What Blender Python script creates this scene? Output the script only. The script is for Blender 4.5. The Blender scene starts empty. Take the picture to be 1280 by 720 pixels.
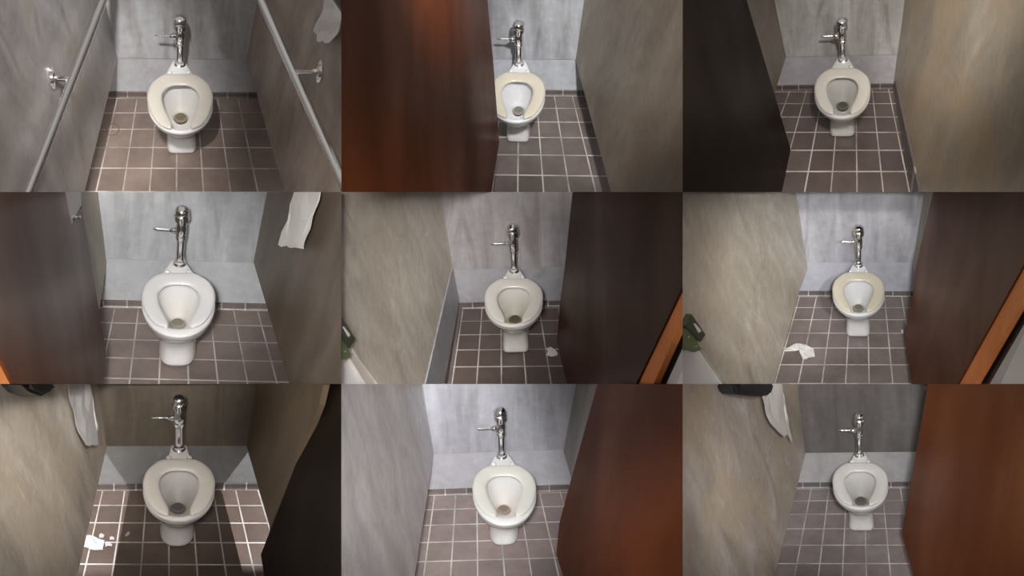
import bpy, bmesh, math, random
import numpy as np
from mathutils import Vector, Matrix
random.seed(7)
C = bpy.context.scene.collection
SC = bpy.context.scene

# ------------------------------------------------------------------ camera
F = 2000.0                                   # focal length in pixels of a 1280 wide frame
TILT = math.radians(42)
W = Matrix.Translation((0, 0, 9.0)) @ Matrix.Rotation(-TILT, 4, 'X')
cam_d = bpy.data.cameras.new('camera'); cam = bpy.data.objects.new('camera', cam_d); C.objects.link(cam)
cam_d.sensor_width = 36; cam_d.lens = 36 * F / 1280; cam_d.clip_end = 100
cam.matrix_world = W @ Matrix.Rotation(math.radians(90), 4, 'X')
SC.camera = cam

# ------------------------------------------------------------------ poses of the nine stalls, seen from the camera
POSE = {
 1: (0.2985, 0.8856, 0.2189, -1.9484, 9.4214, 1.1288),
 2: (-0.0433, 0.8821, -0.019, 0.053, 10.7924, 1.3115),
 3: (-0.3338, 0.8716, -0.2504, 2.2625, 10.9289, 1.3653),
 4: (0.2455, 0.6581, 0.1784, -1.7604, 8.4693, -0.1002),
 5: (-0.0359, 0.6756, -0.0457, 0.0282, 10.3162, -0.1158),
 6: (-0.2691, 0.69, -0.1687, 2.5296, 11.6985, -0.051),
 7: (0.2664, 0.588, 0.17, -1.8154, 8.6718, -1.0868),
 8: (0.0627, 0.6114, 0.0056, -0.0698, 9.5147, -1.2105),
 9: (-0.2426, 0.5784, -0.1661, 2.4048, 11.0635, -1.371),
}
M, MI = {}, {}
for n, (a, b, c, tx, ty, tz) in POSE.items():
    R = Matrix.Rotation(c, 4, 'Y') @ Matrix.Rotation(b, 4, 'X') @ Matrix.Rotation(a, 4, 'Z')
    M[n] = W @ Matrix.Translation((tx, ty, tz)) @ R
    MI[n] = M[n].inverted()

def gpx(n, p):
    return (((n-1) % 3)*1280/3 + p[0]/3, ((n-1)//3)*240 + p[1]/3)
def camdir(p):
    return Vector(((p[0]-640)/F, 1, -(p[1]-360)/F))
def at_cam(n, p, depth):                    # world point seen at p of stall n at a depth
    return W @ (camdir(gpx(n, p))*depth)

# ------------------------------------------------------------------ world and lamps
world = bpy.data.worlds.new('world'); SC.world = world; world.use_nodes = True
nt = world.node_tree; bg = nt.nodes['Background']
tc = nt.nodes.new('ShaderNodeTexCoord'); sep = nt.nodes.new('ShaderNodeSeparateXYZ')
rp = nt.nodes.new('ShaderNodeValToRGB'); nt.links.new(tc.outputs['Generated'], sep.inputs[0])
mr = nt.nodes.new('ShaderNodeMapRange'); mr.inputs[1].default_value = -1; mr.inputs[2].default_value = 1
nt.links.new(sep.outputs['Z'], mr.inputs[0]); nt.links.new(mr.outputs[0], rp.inputs[0])
e = rp.color_ramp.elements
e[0].position = .25; e[0].color = (.10, .09, .085, 1)
e[1].position = .8; e[1].color = (1, .95, .90, 1)
m_ = rp.color_ramp.elements.new(.55); m_.color = (.34, .33, .33, 1)
nt.links.new(rp.outputs[0], bg.inputs[0]); bg.inputs[1].default_value = .45

def lamp(n, off, power, target=(640, 360), size=18, blend=.6, radius=.25, col=(1, .97, .94)):
    """unseen key or added fill spot near the viewer, aimed into stall n; off = right, forward, up of the camera in metres"""
    l = bpy.data.lights.new('key_fill_spot', 'SPOT'); l.energy = power; l.color = col  # tight cones stand in for the shadow edges of partitions and viewer
    l.spot_size = math.radians(size); l.spot_blend = blend; l.shadow_soft_size = radius
    o = bpy.data.objects.new('key_fill_spot', l); C.objects.link(o)
    p = W @ Vector(off); t = at_cam(n, target, POSE[n][4])
    o.matrix_world = Matrix.Translation(p) @ (t-p).to_track_quat('-Z', 'Y').to_matrix().to_4x4()
LAMPS = [  # first entry per stall is its key, later ones are added fills
 (1, (-.9, 0, 1.8), 4100, (340, 460), 9.8, .4),
 (1, (.9, 0, 1.8), 1800, (120, 420), 7, .9),
 (2, (1.0, 0, 1.8), 4600, (900, 340), 9.6, .35),
 (2, (1.4, 0, 1.8), 11000, (-20, 360), 5.5, .9),
 (3, (.6, 0, 1.6), 2500, (740, 380), 12, .6),
 (3, (-.6, 0, 1.6), 7500, (1150, 360), 7.5, .9),
 (4, (-.4, 0, .2), 3100, (430, 350), 11.3, .28),
 (5, (-.4, 0, .2), 3300, (300, 350), 11.2, .5),
 (5, (1.4, 0, .2), 2200, (160, 360), 7, .9),
 (6, (.4, 0, .1), 3600, (520, 400), 13, .8),
 (6, (1.8, 0, .2), 4000, (230, 400), 8.5, .8),
 (7, (-.2, 0, .4), 2200, (680, 440), 5, .9),
 (7, (.2, 0, .4), 5000, (60, 420), 7.5, .7),
 (8, (-.2, 0, .2), 4200, (330, 420), 10.4, .28),
 (8, (.8, 0, .2), 2200, (100, 400), 6, .9),
 (8, (-.6, 0, .2), 3200, (1280, 600), 6.5, .9),
 (9, (.4, 0, .3), 3100, (880, 450), 9, .5),
 (9, (.8, 0, .4), 5000, (160, 420), 7.5, .7),
]
for n, off, pw, tg, sz, bl in LAMPS: lamp(n, off, pw, tg, sz, bl)

def stall_lamp(n, pos, tgt, power, size=40):
    '''the lamp of the stall next door, whose light falls under the raised partition'''
    l = bpy.data.lights.new('next_stall_spot', 'SPOT'); l.energy = power; l.color = (.93, .96, 1)
    l.spot_size = math.radians(size); l.spot_blend = .4; l.shadow_soft_size = 0
    o = bpy.data.objects.new('next_stall_spot', l); C.objects.link(o)
    p = M[n] @ Vector(pos); t = M[n] @ Vector(tgt)
    o.matrix_world = Matrix.Translation(p) @ (t-p).to_track_quat('-Z', 'Y').to_matrix().to_4x4()
stall_lamp(7, (-.95, -.5, 1.25), (-.47, -.25, .1), 150)
stall_lamp(7, (.80, -.32, .98), (.46, -.2, .05), 100, 50)

SC.view_settings.view_transform = 'Standard'; SC.view_settings.look = 'None'
SC.view_settings.exposure = 0; SC.view_settings.gamma = 1; SC.view_settings.use_curve_mapping = False

# ------------------------------------------------------------------ materials
def mat(name, col, rough=.5, metal=0, coat=0, spec=.5):
    m = bpy.data.materials.new(name); m.use_nodes = True
    p = m.node_tree.nodes['Principled BSDF']
    p.inputs['Base Color'].default_value = (*col, 1); p.inputs['Roughness'].default_value = rough
    p.inputs['Metallic'].default_value = metal; p.inputs['Coat Weight'].default_value = coat
    p.inputs['Specular IOR Level'].default_value = spec
    return m
def noise(t, vec, scale, detail=4, rough=.55, dist=0):
    n = t.nodes.new('ShaderNodeTexNoise'); n.inputs['Scale'].default_value = scale
    n.inputs['Detail'].default_value = detail; n.inputs['Roughness'].default_value = rough
    n.inputs['Distortion'].default_value = dist
    if vec is not None: t.links.new(vec, n.inputs['Vector'])
    return n
def ramp(t, fac, stops):
    r = t.nodes.new('ShaderNodeValToRGB'); t.links.new(fac, r.inputs[0])
    e = r.color_ramp.elements
    while len(e) > 1: e.remove(e[-1])
    e[0].position = stops[0][0]; e[0].color = (*stops[0][1], 1)
    for p, c in stops[1:]:
        k = e.new(p); k.color = (*c, 1)
    return r
def mapping(t, out, scale=(1, 1, 1), loc=(0, 0, 0)):
    m = t.nodes.new('ShaderNodeMapping'); m.inputs['Scale'].default_value = scale
    m.inputs['Location'].default_value = loc; t.links.new(out, m.inputs[0]); return m
def mix(t, a, b, fac, mode='MIX'):
    m = t.nodes.new('ShaderNodeMix'); m.data_type = 'RGBA'; m.blend_type = mode
    for sock, v in ((m.inputs[0], fac), (m.inputs[6], a), (m.inputs[7], b)):
        if hasattr(v, 'links'): t.links.new(v, sock)
        elif isinstance(v, (int, float)): sock.default_value = v
        else: sock.default_value = (*v, 1)
    return m.outputs[2]
def bump(t, h, strength, dist=.01):
    b = t.nodes.new('ShaderNodeBump'); b.inputs['Strength'].default_value = strength
    b.inputs['Distance'].default_value = dist; t.links.new(h, b.inputs['Height'])
    t.links.new(b.outputs[0], t.nodes['Principled BSDF'].inputs['Normal'])
def gain(c, k):
    return tuple(max(.001, min(.92, a*b)) for a, b in zip(c, k))
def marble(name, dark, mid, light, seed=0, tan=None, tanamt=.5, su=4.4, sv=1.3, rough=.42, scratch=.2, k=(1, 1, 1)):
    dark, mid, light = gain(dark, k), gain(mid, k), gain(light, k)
    if tan: tan = gain(tan, k)
    m = mat(name, mid, rough); t = m.node_tree; p = t.nodes['Principled BSDF']
    uv = t.nodes.new('ShaderNodeTexCoord').outputs['UV']
    a = noise(t, mapping(t, uv, (su, sv, 1), (seed, seed*.7, 0)).outputs[0], 1, 8, .62, .8)
    col = ramp(t, a.outputs[0], [(.32, dark), (.5, mid), (.68, light)]).outputs[0]
    if tan:
        b = noise(t, mapping(t, uv, (su*.35, sv*.6, 1), (seed+9, 3, 0)).outputs[0], 1, 4, .6, 1.2)
        f = ramp(t, b.outputs[0], [(.42, (0,)*3), (.62, (tanamt,)*3)]).outputs[0]
        col = mix(t, col, tan, f)
    c = noise(t, mapping(t, uv, (su*7, sv*3, 1), (seed, 1, 0)).outputs[0], 1, 6, .7)
    f = ramp(t, c.outputs[0], [(.56, (0,)*3), (.76, (scratch,)*3)]).outputs[0]
    col = mix(t, col, tuple(min(1, v*1.35) for v in light), f)
    g = noise(t, uv, 14, 4, .6)
    f = ramp(t, g.outputs[0], [(.3, (.9,)*3), (.7, (1.08,)*3)]).outputs[0]
    col = mix(t, col, f, 1.0, 'MULTIPLY')
    t.links.new(col, p.inputs['Base Color']); bump(t, c.outputs[0], .12, .004)
    return m
def wood(name, dark, mid, light, seed=0, rough=.38, pos=(.2, .52, .85), k=(1, 1, 1), spec=.06):
    dark, mid, light = gain(dark, k), gain(mid, k), gain(light, k)
    m = mat(name, mid, rough, spec=spec); t = m.node_tree; p = t.nodes['Principled BSDF']
    uv = t.nodes.new('ShaderNodeTexCoord').outputs['UV']
    a = noise(t, mapping(t, uv, (1.2, .7, 1), (seed, seed, 0)).outputs[0], 1, 3, .5, .3)
    col = ramp(t, a.outputs[0], [(pos[0], dark), (pos[1], mid), (pos[2], light)]).outputs[0]
    g = noise(t, mapping(t, uv, (60, 3, 1), (seed, 0, 0)).outputs[0], 1, 6, .7, .3)
    f = ramp(t, g.outputs[0], [(.3, (.88,)*3), (.7, (1.1,)*3)]).outputs[0]
    col = mix(t, col, f, 1.0, 'MULTIPLY')
    s = noise(t, mapping(t, uv, (30, 14, 1), (seed, 5, 0)).outputs[0], 1, 4, .8)
    f = ramp(t, s.outputs[0], [(.72, (0,)*3), (.8, (.35,)*3)]).outputs[0]
    col = mix(t, col, tuple(min(1, v*3) for v in light), f)
    t.links.new(col, p.inputs['Base Color']); bump(t, g.outputs[0], .15, .003)
    if spec > .1:
        p.inputs['Coat Weight'].default_value = .14; p.inputs['Coat Roughness'].default_value = .22
    r = ramp(t, a.outputs[0], [(.3, (rough+.12,)*3), (.7, (rough-.06,)*3)]).outputs[0]
    t.links.new(r, p.inputs['Roughness'])
    return m
def tiles(name, col, grout, seed=0, g=.028, rough=.4, grime=.5, one_way=False):
    m = mat(name, col, rough); t = m.node_tree; p = t.nodes['Principled BSDF']
    uv = t.nodes.new('ShaderNodeTexCoord').outputs['UV']
    s = t.nodes.new('ShaderNodeSeparateXYZ'); t.links.new(uv, s.inputs[0])
    def mth(op, a, b=None):
        k = t.nodes.new('ShaderNodeMath'); k.operation = op
        for i, v in enumerate((a, b)):
            if v is None: continue
            if hasattr(v, 'links'): t.links.new(v, k.inputs[i])
            else: k.inputs[i].default_value = v
        return k.outputs[0]
    du = mth('ABSOLUTE', mth('SUBTRACT', mth('FRACT', s.outputs[0]), .5))
    dv = mth('ABSOLUTE', mth('SUBTRACT', mth('FRACT', s.outputs[1]), .5))
    edge = du if one_way else mth('MAXIMUM', du, dv)
    mask = t.nodes.new('ShaderNodeMapRange'); t.links.new(edge, mask.inputs[0])
    mask.inputs[1].default_value = .5-g*1.35; mask.inputs[2].default_value = .5-g*.65
    cell = t.nodes.new('ShaderNodeTexWhiteNoise'); cell.noise_dimensions = '2D'
    fl = t.nodes.new('ShaderNodeVectorMath'); fl.operation = 'FLOOR'; t.links.new(uv, fl.inputs[0])
    t.links.new(fl.outputs[0], cell.inputs['Vector'])
    tone = ramp(t, cell.outputs[0], [(0, tuple(c*.86 for c in col)), (1, tuple(c*1.14 for c in col))]).outputs[0]
    n1 = noise(t, mapping(t, uv, (1.1, 1.1, 1), (seed, 0, 0)).outputs[0], 1, 5, .65)
    f = ramp(t, n1.outputs[0], [(.3, (.8,)*3), (.7, (1.18,)*3)]).outputs[0]
    tone = mix(t, tone, f, 1.0, 'MULTIPLY')
    n2 = noise(t, mapping(t, uv, (.6, .6, 1), (seed+4, 2, 0)).outputs[0], 1, 4, .6)
    f = ramp(t, n2.outputs[0], [(.38, tuple(c*(1-grime) for c in grout)), (.6, grout)]).outputs[0]
    outc = mix(t, tone, f, mask.outputs[0])
    t.links.new(outc, p.inputs['Base Color'])
    inv = mth('SUBTRACT', 1.0, mask.outputs[0]); bump(t, inv, .4, .004)
    return m
def porcelain(name, col, seed=0, stain=None):
    m = mat(name, col, .16, coat=.5); t = m.node_tree; p = t.nodes['Principled BSDF']
    oc = t.nodes.new('ShaderNodeTexCoord').outputs['Object']
    n = noise(t, oc, 6, 3, .6)
    c = ramp(t, n.outputs[0], [(.3, tuple(v*.93 for v in col)), (.65, col)]).outputs[0]
    if stain:
        d = t.nodes.new('ShaderNodeVectorMath'); d.operation = 'DISTANCE'; t.links.new(oc, d.inputs[0])
        d.inputs[1].default_value = (0, .03, .19)
        w = noise(t, oc, 22, 3, .6)
        a = t.nodes.new('ShaderNodeMath'); a.operation = 'MULTIPLY_ADD'; t.links.new(w.outputs[0], a.inputs[0])
        a.inputs[1].default_value = .05; t.links.new(d.outputs['Value'], a.inputs[2])
        f = ramp(t, a.outputs[0], [(.06, (stain[1],)*3), (.17, (stain[1]*.35,)*3), (.22, (0,)*3)]).outputs[0]
        c = mix(t, c, stain[0], f)
    t.links.new(c, p.inputs['Base Color']); return m
chrome = mat('chrome', (.78, .79, .8), .12, 1)
steel = mat('brushed_steel', (.82, .81, .8), .2, 1)
dark_drain = mat('stained_drain', (.055, .045, .03), .35)
water = mat('bowl_water', (.30, .27, .21), .04, coat=.6)
waterdark = mat('murky_water', (.10, .08, .05), .05, coat=.6)
paper = mat('tissue_paper', (.66, .64, .62), .9)
black = mat('black_plastic', (.012, .012, .016), .4)
green = mat('green_paint', (.18, .24, .11), .35, .3)
greend = mat('dark_green_paint', (.06, .08, .045), .3, .3)
whitew = mat('white_paint', (.84, .83, .83), .5)
greyw = mat('grey_marble_edge', (.6, .59, .58), .5)
gap = mat('dark_gap', (.015, .015, .016), .5)  # darkness of the gap beside the door edge, given as black colour
orange = wood('raw_orange_wood', (.62, .2, .06), (.88, .32, .11), (.92, .42, .17), 3, .5)
stainm = mat('dried_stain', (.13, .10, .075), .6)

# ------------------------------------------------------------------ mesh helpers
def link(name, bm, m, parent=None, matrix=None, smooth=False):
    bmesh.ops.recalc_face_normals(bm, faces=bm.faces)
    me = bpy.data.meshes.new(name); bm.to_mesh(me); bm.free(); me.materials.append(m)
    if smooth:
        for f in me.polygons: f.use_smooth = True
    o = bpy.data.objects.new(name, me); C.objects.link(o)
    if parent: o.parent = parent
    if matrix is not None: o.matrix_world = matrix
    return o
def tag(o, label=None, cat=None, group=None, kind=None):
    for k, v in (('label', label), ('category', cat), ('group', group), ('kind', kind)):
        if v: o[k] = v
    return o
def ray(n, p):
    o = MI[n] @ W.translation
    d = (MI[n].to_3x3() @ (W.to_3x3() @ camdir(gpx(n, p))))
    return o, d
def hit(n, p, P0, N):
    o, d = ray(n, p); return o + d*((Vector(P0)-o).dot(N)/d.dot(N))
def hz(n, p, z=0): return hit(n, p, (0, 0, z), Vector((0, 0, 1)))
def hy(n, p, y=0): return hit(n, p, (0, y, 0), Vector((0, 1, 0)))
def hplane(n, p, pl, off=0):
    P0, N = pl; return hit(n, p, P0 + N*off, N)
def plane3(A, B, D, toward):                # normal faces the stall / viewer
    N = (B-A).cross(D-A).normalized()
    if N.dot(toward-A) < 0: N = -N
    return A, N
def clip(bm, n):
    """trim a slab to its own booth of the 3 x 3 display"""
    i, j = (n-1) % 3, (n-1)//3
    x0, x1, y0, y1 = i*1280/3, (i+1)*1280/3, j*240, (j+1)*240
    if i == 0: x0 = -30
    if i == 2: x1 = 1310
    if j == 0: y0 = -30
    if j == 2: y1 = 750
    O = MI[n] @ W.translation; R3 = MI[n].to_3x3() @ W.to_3x3()
    cor = [R3 @ camdir(q) for q in ((x0, y0), (x1, y0), (x1, y1), (x0, y1))]
    ctr = sum(cor, Vector())/4
    for k in range(4):
        N = cor[k].cross(cor[(k+1) % 4]).normalized()
        if N.dot(ctr) > 0: N = -N
        r = bmesh.ops.bisect_plane(bm, geom=bm.verts[:]+bm.edges[:]+bm.faces[:], plane_co=O, plane_no=N, clear_outer=True, dist=1e-6)
        ed = [g for g in r['geom_cut'] if isinstance(g, bmesh.types.BMEdge) and g.is_boundary]
        if ed:
            try: bmesh.ops.holes_fill(bm, edges=ed, sides=0)
            except Exception: pass
def uv_plane(bm, P0, N, vdir):
    v = (vdir - N*vdir.dot(N)).normalized(); u = v.cross(N).normalized()
    lay = bm.loops.layers.uv.verify()
    for f in bm.faces:
        for l in f.loops:
            q = l.vert.co-P0; l[lay].uv = (q.dot(u), q.dot(v))
def prism(pts, N, th):
    bm = bmesh.new(); a = [bm.verts.new(p) for p in pts]; b = [bm.verts.new(p - N*th) for p in pts]
    bm.faces.new(a); bm.faces.new(b[::-1])
    for i in range(len(a)):
        k = (i+1) % len(a); bm.faces.new((a[i], b[i], b[k], a[k]))
    return bm
def slab(name, n, pl, poly, th, m, vdir=None, off=0, label=None, cat=None, kind='structure', parent=None, group=None, bev=0):
    pts = [hplane(n, p, pl, off) for p in poly]
    bm = prism(pts, pl[1], th); clip(bm, n)
    uv_plane(bm, pl[0], pl[1], vdir or Vector((0, 0, 1)))
    o = link(name, bm, m)
    if parent: o.parent = parent
    else: o.matrix_world = M[n]
    if parent is None: tag(o, label, cat, group, kind)
    return o
def catmull(P, k=4, closed=False):
    P = [Vector(p) for p in P]; out = []; L = len(P)
    rng = range(L if closed else L-1)
    for i in rng:
        g = (lambda j: P[j % L]) if closed else (lambda j: P[max(0, min(L-1, j))])
        a, b, c, d = g(i-1), g(i), g(i+1), g(i+2)
        for s in range(k):
            t = s/k
            out.append(.5*((2*b)+(c-a)*t+(2*a-5*b+4*c-d)*t*t+(3*b-a-3*c+d)*t**3))
    if not closed: out.append(P[-1])
    return out
def rings(bm, R, close=True, cap0=False, cap1=False):
    V = [[bm.verts.new(p) for p in r] for r in R]
    for a, b in zip(V, V[1:]):
        L = len(a)
        for i in range(L if close else L-1):
            k = (i+1) % L; bm.faces.new((a[i], a[k], b[k], b[i]))
    if cap0: bm.faces.new(V[0])
    if cap1: bm.faces.new(V[-1])
    return V
def tube(bm, A, B, r0, r1=None, seg=20, caps=True):
    A, B = Vector(A), Vector(B); r1 = r0 if r1 is None else r1
    q = (B-A).to_track_quat('Z', 'Y')
    def ring(P, r): return [P + q @ Vector((r*math.cos(2*math.pi*i/seg), r*math.sin(2*math.pi*i/seg), 0)) for i in range(seg)]
    rings(bm, [ring(A, r0), ring(B, r1)], cap0=caps, cap1=caps)
def lathe(bm, O, axis, prof, seg=24):
    O = Vector(O); q = Vector(axis).to_track_quat('Z', 'Y')
    R = [[O + q @ Vector((r*math.cos(2*math.pi*i/seg), r*math.sin(2*math.pi*i/seg), h)) for i in range(seg)] for r, h in prof]
    rings(bm, R, cap0=True, cap1=True)
def sweep(bm, P, r, seg=14):
    P = [Vector(p) for p in P]; R = []
    for i, p in enumerate(P):
        t = (P[min(i+1, len(P)-1)]-P[max(i-1, 0)]).normalized()
        q = t.to_track_quat('Z', 'Y')
        R.append([p + q @ Vector((r*math.cos(2*math.pi*k/seg), r*math.sin(2*math.pi*k/seg), 0)) for k in range(seg)])
    rings(bm, R, cap0=True, cap1=True)

# ------------------------------------------------------------------ rooms
def homography(src, dst):
    A = []
    for (x, y), (u, v) in zip(src, dst):
        A.append([x, y, 1, 0, 0, 0, -u*x, -u*y, -u]); A.append([0, 0, 0, x, y, 1, -v*x, -v*y, -v])
    return np.linalg.svd(np.array(A))[2][-1].reshape(3, 3)

ORD = {1: 'first row, stall with grab bars', 2: 'top middle', 3: 'top right', 4: 'middle left', 5: 'centre', 6: 'middle right', 7: 'bottom left', 8: 'bottom middle', 9: 'bottom right'}
WHERE = {1: 'in the grab bar stall', 2: 'in the top middle stall', 3: 'in the top right stall', 4: 'in the middle left stall',
         5: 'in the centre stall', 6: 'in the middle right stall', 7: 'in the bottom left stall', 8: 'in the bottom middle stall', 9: 'in the bottom right stall'}
# four floor grout crossings (pixel in the stall's own picture) and their tile numbers
GRID = {
 1: [((515, 362), (0, 0)), ((890, 360), (5, 0)), ((462, 708), (0, 5)), ((965, 710), (5, 5))],
 2: [((798, 355), (3, 0)), ((865, 355), (4, 0)), ((572, 646), (0, 5)), ((937, 650), (4, 5))],
 3: [((584, 383), (2, 1)), ((782, 383), (5, 1)), ((563, 633), (2, 5)), ((833, 633), (5, 5))],
 4: [((520, 430), (1, 0)), ((875, 437), (5, 0)), ((488, 690), (1, 4)), ((925, 700), (5, 4))],
 5: [((457, 433), (0, 0)), ((741, 430), (4, 0)), ((425, 648), (0, 4)), ((775, 645), (4, 4))],
 6: [((503, 388), (0, 0)), ((820, 388), (5, 0)), ((450, 640), (0, 5)), ((863, 640), (5, 5))],
 7: [((387, 390), (0, 0)), ((882, 390), (6, 0)), ((325, 665), (0, 4)), ((945, 668), (6, 4))],
 8: [((350, 412), (0, 0)), ((742, 403), (5, 0)), ((317, 657), (0, 4)), ((797, 643), (5, 4))],
 9: [((483, 388), (0, 0)), ((815, 385), (5, 0)), ((430, 665), (0, 5)), ((862, 665), (5, 5))],
}
SEAM = {1: (680, 220), 2: (725, 222), 3: (600, 208), 4: (680, 258), 5: (640, 285), 6: (660, 264), 7: (665, 232), 8: (600, 254), 9: (665, 256)}
TILE = {1: (.135, .108, .096), 2: (.135, .115, .11), 3: (.10, .078, .07), 4: (.135, .11, .10), 5: (.11, .085, .08), 6: (.125, .105, .10),
        7: (.10, .078, .07), 8: (.15, .125, .12), 9: (.12, .108, .108)}
GROUT = {1: (.36, .31, .28), 2: (.44, .43, .41), 3: (.42, .37, .33), 4: (.40, .37, .34), 5: (.42, .39, .36), 6: (.5, .48, .45), 7: (.42, .38, .35), 8: (.5, .48, .46), 9: (.45, .43, .42)}
BACK = {  # dark, mid, light, base colour
 1: ((.17, .15, .135), (.245, .225, .215), (.31, .30, .29), (.36, .355, .36)),
 2: ((.20, .19, .19), (.30, .295, .30), (.40, .40, .41), (.44, .45, .47)),
 3: ((.15, .13, .12), (.23, .21, .20), (.30, .28, .28), (.36, .345, .345)),
 4: ((.24, .23, .22), (.32, .315, .31), (.38, .38, .38), (.36, .365, .37)),
 5: ((.19, .17, .165), (.26, .245, .24), (.33, .32, .32), (.33, .325, .335)),
 6: ((.24, .24, .25), (.33, .33, .34), (.42, .42, .43), (.38, .39, .42)),
 7: ((.13, .115, .10), (.19, .17, .15), (.24, .22, .20), (.62, .62, .62)),
 8: ((.26, .25, .26), (.34, .34, .35), (.42, .42, .43), (.36, .36, .38)),
 9: ((.20, .19, .195), (.27, .265, .275), (.35, .345, .36), (.34, .335, .35)),
}
K_UP = {1: (1.85, 2.0, 2.15), 2: (1.4, 1.47, 1.55), 3: (1.9, 2, 2), 4: (1.12, 1.18, 1.25), 5: (1.3, 1.3, 1.35), 6: (1.15, 1.17, 1.25), 7: (0.6, 0.54, 0.46), 8: (1.0, 1.02, 1.1), 9: (0.42, 0.4, 0.38)}  # low gains for bottom left and right put the viewer's shadow into the colour
K_BASE = {1: (1.4, 1.4, 1.45), 2: (1.3, 1.35, 1.4), 3: (1.3, 1.3, 1.35), 4: (1.15, 1.17, 1.2), 5: (1.15, 1.15, 1.2), 6: (1.15, 1.15, 1.2), 7: (0.36, 0.35, 0.345), 8: (1.2, 1.2, 1.25), 9: (1.2, 1.2, 1.2)}  # bottom left base is white marble, darkened here for the body shadow
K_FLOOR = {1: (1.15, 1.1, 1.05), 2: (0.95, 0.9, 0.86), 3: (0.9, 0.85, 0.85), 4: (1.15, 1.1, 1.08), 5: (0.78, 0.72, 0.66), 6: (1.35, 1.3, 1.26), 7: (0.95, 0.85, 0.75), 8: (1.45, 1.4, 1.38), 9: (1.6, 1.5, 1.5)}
def room(n):
    zs = hy(n, SEAM[n]).z
    d, mi, li, bc = BACK[n]
    wb = WHERE[n]
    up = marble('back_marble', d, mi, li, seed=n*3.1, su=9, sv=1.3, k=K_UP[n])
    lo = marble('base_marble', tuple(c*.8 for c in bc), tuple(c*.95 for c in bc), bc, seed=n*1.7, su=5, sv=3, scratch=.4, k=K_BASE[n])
    pl = (Vector((0, 0, 0)), Vector((0, -1, 0)))
    def wallbox(name, x0, x1, z0, z1, y, th, m, label):
        bm = prism([Vector(p) for p in ((x0, y, z0), (x1, y, z0), (x1, y, z1), (x0, y, z1))], Vector((0, -1, 0)), th)
        clip(bm, n); uv_plane(bm, Vector(), Vector((0, -1, 0)), Vector((0, 0, 1)))
        return tag(link(name, bm, m, matrix=M[n]), label, 'wall', kind='structure')
    wallbox('wall_back', -1.3, 1.3, zs+.003, 2.6, -.004, .034, up, f'streaked grey marble back wall panel above the seam {wb}')
    wallbox('trim_back', -1.3, 1.3, .036, zs-.003, .002, .028, lo, f'pale marble base course at the foot of the back wall {wb}')
    # cove tiles along the wall
    H = homography([tuple(hz(n, p)[:2]) for p, _ in GRID[n]], [q for _, q in GRID[n]])
    def tuv(x, y):
        w = H @ np.array((x, y, 1.0)); return w[0]/w[2], w[1]/w[2] - .12
    cove = tiles('cove_tile', tuple(c*.85 for c in TILE[n]), GROUT[n], n, .03, one_way=True)
    bm = bmesh.new(); seg = 60
    prof = [(-.009, .036), (-.0095, .015), (-.012, .006), (-.016, .001), (-.016, -.01), (.03, -.01), (.03, .036)]
    rings(bm, [[(-1.3+2.6*k/seg, y, z) for y, z in prof] for k in range(seg+1)], cap0=True, cap1=True)
    clip(bm, n); lay = bm.loops.layers.uv.verify()
    for f in bm.faces:
        for l in f.loops: l[lay].uv = (tuv(l.vert.co.x, 0)[0]+.5, 0)
    tag(link('baseboard_back', bm, cove, matrix=M[n]), f'narrow brown cove tile strip under the back wall {wb}', 'baseboard', kind='structure')
    # floor
    bm = bmesh.new(); NX, NY = 56, 48; x0, x1, y0, y1 = -1.35, 1.35, .03, -2.2
    V = [[bm.verts.new((x0+(x1-x0)*i/NX, y0+(y1-y0)*j/NY, 0)) for i in range(NX+1)] for j in range(NY+1)]
    for j in range(NY):
        for i in range(NX): bm.faces.new((V[j][i], V[j][i+1], V[j+1][i+1], V[j+1][i]))
    ex = bmesh.ops.extrude_face_region(bm, geom=bm.faces[:])
    for v in ex['geom']:
        if isinstance(v, bmesh.types.BMVert): v.co.z -= .03
    clip(bm, n); lay = bm.loops.layers.uv.verify()
    for f in bm.faces:
        for l in f.loops: l[lay].uv = tuv(l.vert.co.x, l.vert.co.y)
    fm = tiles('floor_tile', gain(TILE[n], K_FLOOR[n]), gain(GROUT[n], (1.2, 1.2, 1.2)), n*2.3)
    tag(link('floor', bm, fm, matrix=M[n]), f'brown square floor tiles with pale grout {wb}', 'floor', kind='structure')
    return tuv

CTR = Vector((0, -.8, .8))
def side(n, which, top, cor, far, poly=None, m=None, th=.03, streak=None, label=None, cat='partition', zb=None):
    A = hy(n, cor); T = hy(n, top); z = A.z if zb is None else zb
    B = hz(n, far, z); pl = plane3(A, T, B, CTR)
    if poly is None:
        s = (740-cor[1])/(far[1]-cor[1]); fx = cor[0]+(far[0]-cor[0])*s
        xe = -25 if which == 'left' else 1305
        tx = top[0] + (top[0]-cor[0])*(20/(cor[1]-top[1]))
        poly = [(tx, top[1]-20), cor, (fx, 740), (xe, 740), (xe, -20)]
    if streak: vd = hplane(n, streak[0], pl)-hplane(n, streak[1], pl)
    else: vd = T-A
    slab('wall_'+which, n, pl, poly, th, m, vd, label=label, cat=cat)
    return pl
def door(n, which, k, p0, top, far, poly, m, zb=.28, th=.035, label=None, off=0):
    A = hz(n, p0, zb); B = hz(n, far, zb)
    o, d = ray(n, top)                       # point of the ray nearest to the upright through A
    t = ((A.x-o.x)*d.x+(A.y-o.y)*d.y)/(d.x*d.x+d.y*d.y); T = o+d*t
    pl = plane3(A, T, B, Vector((0, -.6, .6)) if which == 'left' else Vector((0, -.6, .6)))
    vd = T-A
    o = slab('door_%d' % k, n, pl, poly, th, m, vd, label=label, cat='door', off=off)
    return o, pl

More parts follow.
